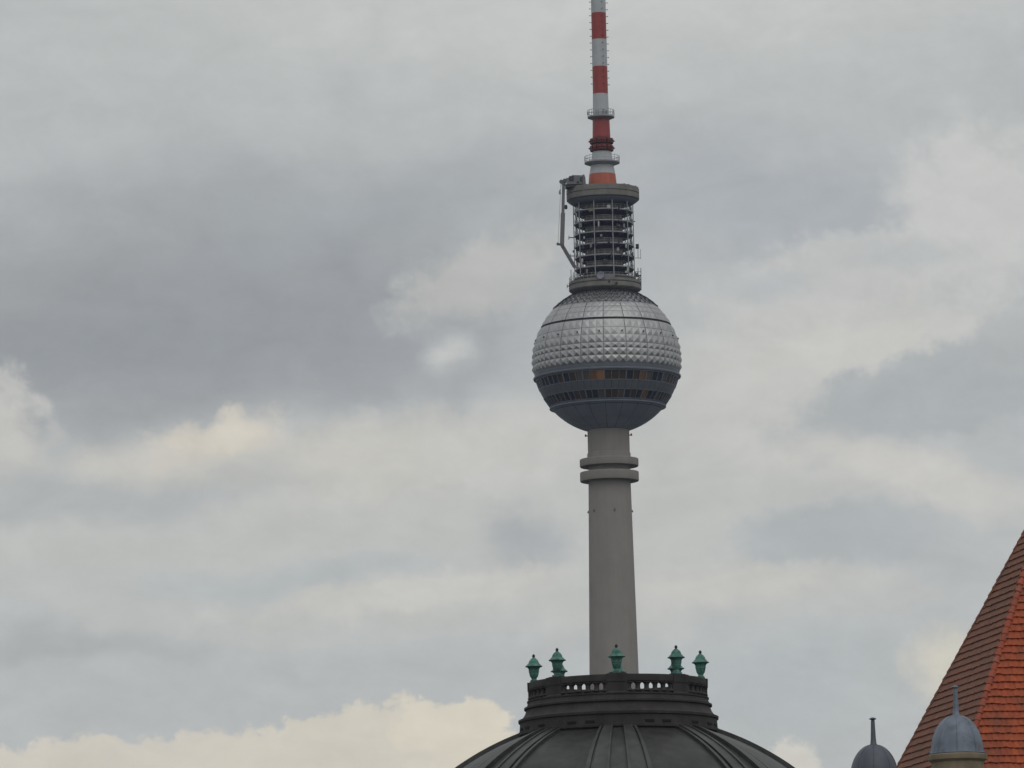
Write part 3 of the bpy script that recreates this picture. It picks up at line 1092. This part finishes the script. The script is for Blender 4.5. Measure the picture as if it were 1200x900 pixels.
# ------------------------------------------------------------------ domed building
def domed_building():
    A = Axis(723.6, 797.5, 280)
    z, r = A.z, A.r
    D = thing('domed_building', 'dark metal dome with raised ribs and a sooty stone balustrade on top', 'building', (A.x, A.y, 0))
    TURN = R_(-1.2)                    # a pier faces the camera squarely
    D.rotation_euler.z = TURN
    # dome: a spherical cap that runs down to the drum wall
    zc = z(863) - r(311)
    RD = r(332)
    b = MB()
    la0 = math.degrees(math.acos(112 / 332))
    ls = [0 + la0 * i / 40 for i in range(41)]
    b.lathe([(RD * math.cos(R_(l)), zc + RD * math.sin(R_(l))) for l in ls], 160, caps=False)
    dome = b.build('dome', MT['lead'], D, smooth=40)
    # standing seams between the ribs
    def band(b, a0, a1, h, hb=-.02, seg=3):
        """raised strip of the dome between two meridians"""
        o = len(b.v)
        n = len(ls)
        for l in ls:
            for j in range(seg + 1):
                a = a0 + (a1 - a0) * j / seg
                for hh in (hb, h):
                    rr = (RD + hh) * math.cos(R_(l))
                    b.v.append((rr * math.sin(a), -rr * math.cos(a), zc + (RD + hh) * math.sin(R_(l))))
        w = 2 * (seg + 1)
        for i in range(n - 1):
            p, q = o + i * w, o + (i + 1) * w
            for j in range(seg):
                b.face([p + 2 * j + 1, p + 2 * j + 3, q + 2 * j + 3, q + 2 * j + 1])
            b.face([p, p + 1, q + 1, q])
            b.face([p + 2 * seg + 1, p + 2 * seg, q + 2 * seg, q + 2 * seg + 1])
    b = MB()
    band(b, R_(-10.2), R_(-8.9), .13)
    band(b, R_(8.9), R_(10.2), .13)
    band(b, R_(-8.9), R_(8.9), .03, seg=6)
    band(b, R_(-7.9), R_(-3.0), .16)
    band(b, R_(3.0), R_(7.9), .16)
    band(b, R_(-3.6), R_(-2.8), .22)
    band(b, R_(2.8), R_(3.6), .22)
    rib = b.build('rib', MT['lead_rib'], D, smooth=25)
    for k in range(1, 8):
        dup(rib, D, rz=R_(45 * k))
    # drum under the balustrade
    b = MB()
    b.lathe([(r(112), z(864)), (r(116.8), z(860.5)), (r(116.8), z(857.4)), (r(115.4), z(857)), (r(114.6), z(846.2)), (r(116.4), z(845.6)), (r(116.6), z(842.8)), (r(113.4), z(841.8)), (r(111), z(839.6)),
             (r(108.8), z(836.4)), (r(107.2), z(832)), (r(107.0), z(831)), (r(109.4), z(830.4)), (r(109.4), z(828.2)), (r(106.6), z(827.2)), (r(105.6), z(825)), (r(104.9), z(822.6)), (r(105.8), z(822.2)), (r(105.8), z(820.8)), (r(103.4), z(820.2)), (r(99), z(820))], 128)
    drum = b.build('drum', MT['black_stone'], D, smooth=30)
    for ang in (-27.5, -16, 18.3, 29, -66, -77, 66, 77, -50, 50):
        a = R_(ang)
        b = MB()
        rr = r(114.9)
        q = Vector((rr * math.sin(a), -rr * math.cos(a), z(854.4)))
        b.box(q, (r(11), r(2.2), r(2.8)), a)  # solid box, its black painted in as the slot's shaded hollow
        b.build('vent', MT['slot'], drum)
    # piers, rails and balusters
    b = MB()
    zb, zt = z(820.2), z(799.2)
    z_low, z_rail = z(818.4), z(808.4)
    b.lathe([(r(98.4), zb), (r(103.2), zb), (r(103.2), z_low - .02), (r(102.6), z_low), (r(98.4), z_low)], 128, caps=False)
    b.lathe([(r(98.4), z_rail), (r(102.4), z_rail), (r(103.8), z_rail + .06), (r(104.0), zt - .07), (r(103.4), zt), (r(98.4), zt + .01), (r(97.8), zt - .06), (r(98.4), z_rail)], 128, caps=False)
    bal = b.build('balustrade', MT['black_stone'], D, smooth=30)
    pier = None
    for k in range(8):
        b = MB() if pier is None else None
        if pier is None:
            b.sector([(r(97.8), z_low - .02), (r(104.3), z_low - .02), (r(104.3), z_rail + .02), (r(97.8), z_rail + .02)], R_(-7.3), R_(7.3), 6)
            b.sector([(r(97.4), z_rail + .02), (r(105.0), z_rail + .02), (r(105.2), zt + .02), (r(97.2), zt + .02)], R_(-6.6), R_(6.6), 6)
            b.sector([(r(99.6), zb - .02), (r(106), zb - .02), (r(104.3), z_low - .02), (r(99.6), z_low - .02)], R_(-7.3), R_(7.3), 6)
            b.sector([(r(93.5), zt + .02), (r(103.0), zt + .02), (r(102.2), zt + .06), (r(94.2), zt + .06)], R_(-5.4), R_(5.4), 4)
            pier = b.build('pier', MT['black_stone'], bal, smooth=20)
        else:
            dup(pier, bal, rz=R_(45 * k))
    hb = z_rail - z_low
    balu = None
    for k in range(8):
        for j in range(6):
            ang = R_(45 * k + 7.6 + 5.96 * j)
            q = Vector((r(100.6) * math.sin(ang), -r(100.6) * math.cos(ang), z_low))
            if balu is None:
                b = MB()
                w = r(10.4) / 2
                b.lathe([(w * .98, -.01), (w * .98, hb * .06), (w * .84, hb * .12), (w * .62, hb * .22), (w * .54, hb * .36), (w * .54, hb * .64), (w * .62, hb * .78), (w * .84, hb * .88), (w * .98, hb * .94), (w * .98, hb + .01)], 16)
                balu = b.build('baluster', MT['black_stone'], bal, smooth=35)
                balu.location = q
                balu.rotation_euler.z = ang
            else:
                dup(balu, bal, q, ang)
    # drum wall that carries the dome, down to the ground
    b = MB()
    b.lathe([(RD + .9, 0), (RD + .9, 2.0), (RD + .5, 2.2), (RD + .5, zc - 2.4), (RD + 1.1, zc - 2.0), (RD + 1.3, zc - .6), (RD + .4, zc - .4), (RD - .3, zc + .02)], 128)
    b.build('wall', MT['plain_stone'], D, smooth=30)

    # ---- urns standing on the piers
    labels = {0: 'green copper lidded urn at the middle of the balustrade, before the tower shaft',
              1: 'green copper urn right of the tower shaft with a second urn showing behind it',
              2: 'green copper urn at the right end of the balustrade, standing alone against the sky',
              3: 'green copper urn half hidden behind the urn right of the tower shaft',
              4: 'green copper urn at the back, hidden behind the middle urn',
              5: 'green copper urn half hidden behind the urn left of the tower shaft',
              6: 'green copper urn at the left end of the balustrade, standing alone against the sky',
              7: 'green copper urn left of the tower shaft with a second urn showing behind it'}
    U = None
    for k in range(8):
        a = R_(45 * k)
        rr = r(97)
        L = (A.x + rr * math.sin(a + TURN), A.y - rr * math.cos(a + TURN), zt + .06)
        if U is None:
            s = r(1.0)
            U = thing('copper_urn', labels[k], 'urn', L, 'copper urns on the balustrade')
            b = MB()
            b.box((0, 0, s * .9), (s * 9, s * 9, s * 1.8))
            b.lathe([(s * 4.2, s * 1.8), (s * 4.3, s * 2.6), (s * 3.2, s * 3.3), (s * 2.9, s * 4.4), (s * 3.6, s * 5.6), (s * 4.7, s * 7.6), (s * 5.6, s * 10.4), (s * 5.2, s * 10.9), (s * 5.3, s * 11.6), (s * 6.0, s * 12.1),
                     (s * 6.0, s * 15.0), (s * 6.5, s * 16.2), (s * 7.4, s * 17.4), (s * 8.1, s * 18.4)], 28)
            # handles / swags on the bowl
            for j in range(8):
                t_ = 2 * PI * (j + .5) / 8
                p0 = Vector((s * 5.9 * math.sin(t_), -s * 5.9 * math.cos(t_), s * 14.6))
                p1 = Vector((s * 4.6 * math.sin(t_), -s * 4.6 * math.cos(t_), s * 7.0))
                b.tube(p0, p1, s * .75, s * .45, 8)
            b.build('bowl', MT['copper'], U, smooth=35)
            b = MB()
            b.lathe([(s * 8.1, s * 18.4), (s * 9.6, s * 18.2), (s * 10.1, s * 18.7), (s * 9.9, s * 19.3), (s * 8.4, s * 20.2), (s * 6.9, s * 22.0), (s * 6.2, s * 22.4), (s * 6.0, s * 23.2), (s * 5.2, s * 25.4), (s * 3.8, s * 27.2), (s * 2.4, s * 28.2), (s * 2.2, s * 28.8)], 28)
            lid = b.build('lid', MT['copper'], U, smooth=30)
            b = MB()
            b.lathe([(s * 1.5, s * 28.8), (s * 1.1, s * 29.4), (s * 1.7, s * 30.4), (s * 1.9, s * 31.2), (s * 1.3, s * 32.4), (s * .2, s * 33.4)], 16)
            b.build('knob', MT['copper_dark'], lid, smooth=40)
        else:
            c = copy_thing(U, L, labels[k])
            c.rotation_euler.z = a + TURN


domed_building()


# ------------------------------------------------------------------ steep tiled roof on the right
def tiled_roof():
    # corner nearest the camera, on the hip; the eaves run along u (right) and v (deep left)
    px1, py1 = 1145 - (965 - 847) * .315, 965.0
    P1 = at(px1, py1, 235)
    best = None
    def err(a, L, H):
        u = Vector((math.cos(a), math.sin(a), 0))
        v = Vector((-math.sin(a), math.cos(a), 0))
        ap = P1 + (u + v) * (L / 2) + Vector((0, 0, H))
        p2 = P1 + v * L
        ax, ay = proj(ap)
        bx, by = proj(p2)
        return (ax - 1234) ** 2 + (ay - 564) ** 2 + 2 * (bx - (1053 + (899 - by) * .5406)) ** 2
    x = [R_(13), 11.0, 13.0]
    stp = [R_(3), 1.0, 1.0]
    e = err(*x)
    for _ in range(400):
        moved = False
        for i in range(3):
            for sg in (-1, 1):
                y = list(x)
                y[i] += sg * stp[i]
                e2 = err(*y)
                if e2 < e:
                    x, e, moved = y, e2, True
        if not moved:
            stp = [k * .6 for k in stp]
    a, L, H = x
    print('ROOF a=%.2f L=%.2f H=%.2f err=%.3f P1=%s' % (math.degrees(a), L, H, e, tuple(round(k, 2) for k in P1)))
    u = Vector((math.cos(a), math.sin(a), 0))
    v = Vector((-math.sin(a), math.cos(a), 0))
    base = P1.copy()
    base.z = 0
    B = thing('tiled_roof_building', 'building with a steep red clay tiled roof rising out of the right edge', 'building', base)
    O = Vector((0, 0, P1.z))
    apex = O + (u + v) * (L / 2) + Vector((0, 0, H))

    def slope_face(name, c0, along, inward, mat):
        """tile courses on one triangular roof face; c0 the left corner of the eave, along its direction"""
        b = MB()
        half = L / 2
        sl = math.hypot(half, H)
        upv = (inward * half + Vector((0, 0, H))) / sl
        nrm = along.cross(upv).normalized()
        gauge = .335
        n = int(sl / gauge)
        tw = .235
        rr = random.Random(len(name))
        tid = 0
        for i in range(n + 1):
            s0, s1 = i * gauge, min((i + 1) * gauge + .06, sl)
            if s0 >= sl:
                break
            x0, x1 = half * s0 / sl, L - half * s0 / sl
            y0, y1 = half * s1 / sl, L - half * s1 / sl
            cnt = int(L / tw) + 2
            off = (i % 2) * tw / 2
            for k in range(cnt):
                t0, t1 = k * tw - off, (k + 1) * tw - off
                tid += 1
                lift = .02 * rr.random()
                drop = rr.uniform(-.016, .016) if rr.random() > .06 else rr.uniform(-.05, .04)
                # five points across: a shallow pantile roll
                wave = [(0, .008), (.16, .018), (.34, .027), (.5, .030), (.66, .024), (.84, .01), (1, .004)]
                for (fa, ha), (fb, hb) in zip(wave[:-1], wave[1:]):
                    ta, tb = t0 + (t1 - t0) * fa, t0 + (t1 - t0) * fb
                    if tb <= x0 or ta >= x1:
                        continue
                    la, lb = max(ta, x0), min(tb, x1)
                    ua, ub = min(max(la, y0), y1), min(max(lb, y0), y1)
                    d0 = s0 + drop
                    lo = (.062 if mat is MT['tile'] else .048) + lift
                    p = [c0 + along * la + upv * d0 + nrm * (lo + ha), c0 + along * lb + upv * d0 + nrm * (lo + hb),
                         c0 + along * ub + upv * s1 + nrm * (hb * .5), c0 + along * ua + upv * s1 + nrm * (ha * .5),
                         c0 + along * la + upv * d0 + nrm * (ha - .035), c0 + along * lb + upv * d0 + nrm * (hb - .035)]
                    b.add(p, [(0, 1, 2, 3), (4, 5, 1, 0)], 0, tid)
        return b.build(name, mat, B, smooth=0, attr='tile_id')

    # under-roof that closes the pyramid
    b = MB()
    q = [O, O + u * L, O + u * L + v * L, O + v * L]
    ins = Vector((0, 0, -.06))
    b.add([k + ins for k in q] + [apex + ins], [(0, 1, 4), (1, 2, 4), (2, 3, 4), (3, 0, 4), (3, 2, 1, 0)])
    b.build('roof', MT['cage_dark'], B, smooth=0)
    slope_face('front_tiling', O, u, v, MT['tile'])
    slope_face('side_tiling', O + v * L, -v, u, MT['tile_brown'])
    # ridge tiles up the two visible hips
    def hip(c0, mat, rad):
        b = MB()
        d = (apex - c0)
        ln = d.length
        d.normalize()
        x = d.orthogonal().normalized()
        y = d.cross(x)
        n = int(ln / .36)
        rr = random.Random(2)
        for i in range(n):
            p0, p1 = c0 + d * (i * .36 - .03), c0 + d * ((i + 1) * .36 + .02)
            r0, r1 = rad * rr.uniform(1.0, 1.3), rad * rr.uniform(.8, .95)
            o = len(b.v)
            seg = 14
            for p, r in ((p0, r0), (p0 + d * .06, r0), (p1, r1)):
                for k in range(seg):
                    aa = 2 * PI * k / seg
                    b.v.append(tuple(p + x * (r * math.cos(aa)) + y * (r * math.sin(aa))))
            for j in range(2):
                for k in range(seg):
                    k2 = (k + 1) % seg
                    b.face([o + j * seg + k, o + j * seg + k2, o + (j + 1) * seg + k2, o + (j + 1) * seg + k], 0, i)
            b.face([o + k for k in range(seg - 1, -1, -1)], 0, i)
        return b.build('hip_ridge', mat, B, smooth=40, attr='tile_id')
    hip(O, MT['tile_ridge'], .12)
    hip(O + v * L, MT['tile_brown'], .10)
    # walls below the eaves
    b = MB()
    c = (u + v) * (L / 2)
    zt = P1.z
    b.box((c.x, c.y, (zt - .5) / 2), (L - .8, L - .8, zt - .5), a)
    b.box((c.x, c.y, zt - .29), (L - .1, L - .1, .4), a)
    b.build('wall', MT['sandstone'], B, smooth=0)


tiled_roof()


# ------------------------------------------------------------------ two small turrets
def turret(px, py_apex, Y, scale, label, zmat):
    A = Axis(px, py_apex, Y)
    zt = A.z(py_apex)
    k = A.r(1.0) * scale               # one pixel of the nearer turret, in metres
    T = thing('turret', label, 'turret', (A.x, A.y, 0), 'small domed turrets beside the red roof')
    z0 = zt - 44.5 * k                 # foot of the little dome
    b = MB()
    prof = []
    for i in range(15):
        t = i / 14 * PI / 2
        prof.append((30.4 * math.cos(t) ** .92 * k if i < 14 else 3.2 * k, z0 + 44.5 * math.sin(t) * k))
    prof = [(33.2 * k, z0 - 1.6 * k), (33.6 * k, z0 - .6 * k), (31.2 * k, z0 + .6 * k)] + prof[1:]
    b.lathe(prof, 48)
    # standing seams: eight raised rolls over the dome
    dm = b.build('dome', zmat, T, smooth=35)
    sm = MB()
    for j in range(8):
        a = R_(45 * j - 4)
        pts = [(rr * math.sin(a), -rr * math.cos(a), zz) for rr, zz in prof[2:]]
        for p0, p1 in zip(pts[:-1], pts[1:]):
            sm.tube(p0, p1, .5 * k, .5 * k, 6)
    sm.build('seam', zmat, dm, smooth=40)
    b = MB()
    b.lathe([(5.2 * k, zt - 1.2 * k), (3.9 * k, zt + 1.5 * k), (3.3 * k, zt + 8 * k), (2.5 * k, zt + 29 * k), (2.2 * k, zt + 31.2 * k), (4.4 * k, zt + 32.0 * k), (4.5 * k, zt + 33.0 * k), (1.2 * k, zt + 34.4 * k)], 20)
    b.build('finial', zmat, T, smooth=30)
    b = MB()
    b.lathe([(31 * k, z0 - 10.5 * k), (32 * k, z0 - 9.6 * k), (34.2 * k, z0 - 8 * k), (34.8 * k, z0 - 5 * k), (34.8 * k, z0 - 2.6 * k), (33 * k, z0 - 1.5 * k)], 48)
    b.build('cornice', MT['sandstone'], T, smooth=25)
    b = MB()
    b.lathe([(32.2 * k, 0), (32.2 * k, 1.2), (30.4 * k, 1.4), (30.4 * k, z0 - 60 * k), (31.6 * k, z0 - 58 * k), (31.6 * k, z0 - 54 * k), (30.4 * k, z0 - 52 * k), (30.4 * k, z0 - 10.4 * k)], 48)
    wall = b.build('drum', MT['sandstone'], T, smooth=25)


turret(1120.4, 838.0, 222, 1.0, 'grey domed turret on a tan stone drum in front of the red tiled roof', MT['zinc'])
turret(1023.6, 872.6, 226, .92, 'dark grey domed turret against the sky, left of the red tiled roof', MT['zinc_dark'])


# ------------------------------------------------------------------ thin haze over the city
def haze():
    m = bpy.data.materials.new('haze')
    m.use_nodes = True
    t = m.node_tree
    t.nodes.clear()
    v = N(t, 'ShaderNodeVolumePrincipled')
    v.inputs['Color'].default_value = (0.66, 0.78, 1.0, 1)
    v.inputs['Density'].default_value = HAZE
    v.inputs['Anisotropy'].default_value = 0.2
    o = N(t, 'ShaderNodeOutputMaterial')
    t.links.new(v.outputs[0], o.inputs['Volume'])
    b = MB()
    b.box((0, 1200, 224), (4000, 3000, 450))
    h = b.build('haze', m, smooth=0)
    h['kind'] = 'stuff'
    h['label'] = 'thin haze over the city'


HAZE = 3.5e-5
haze()
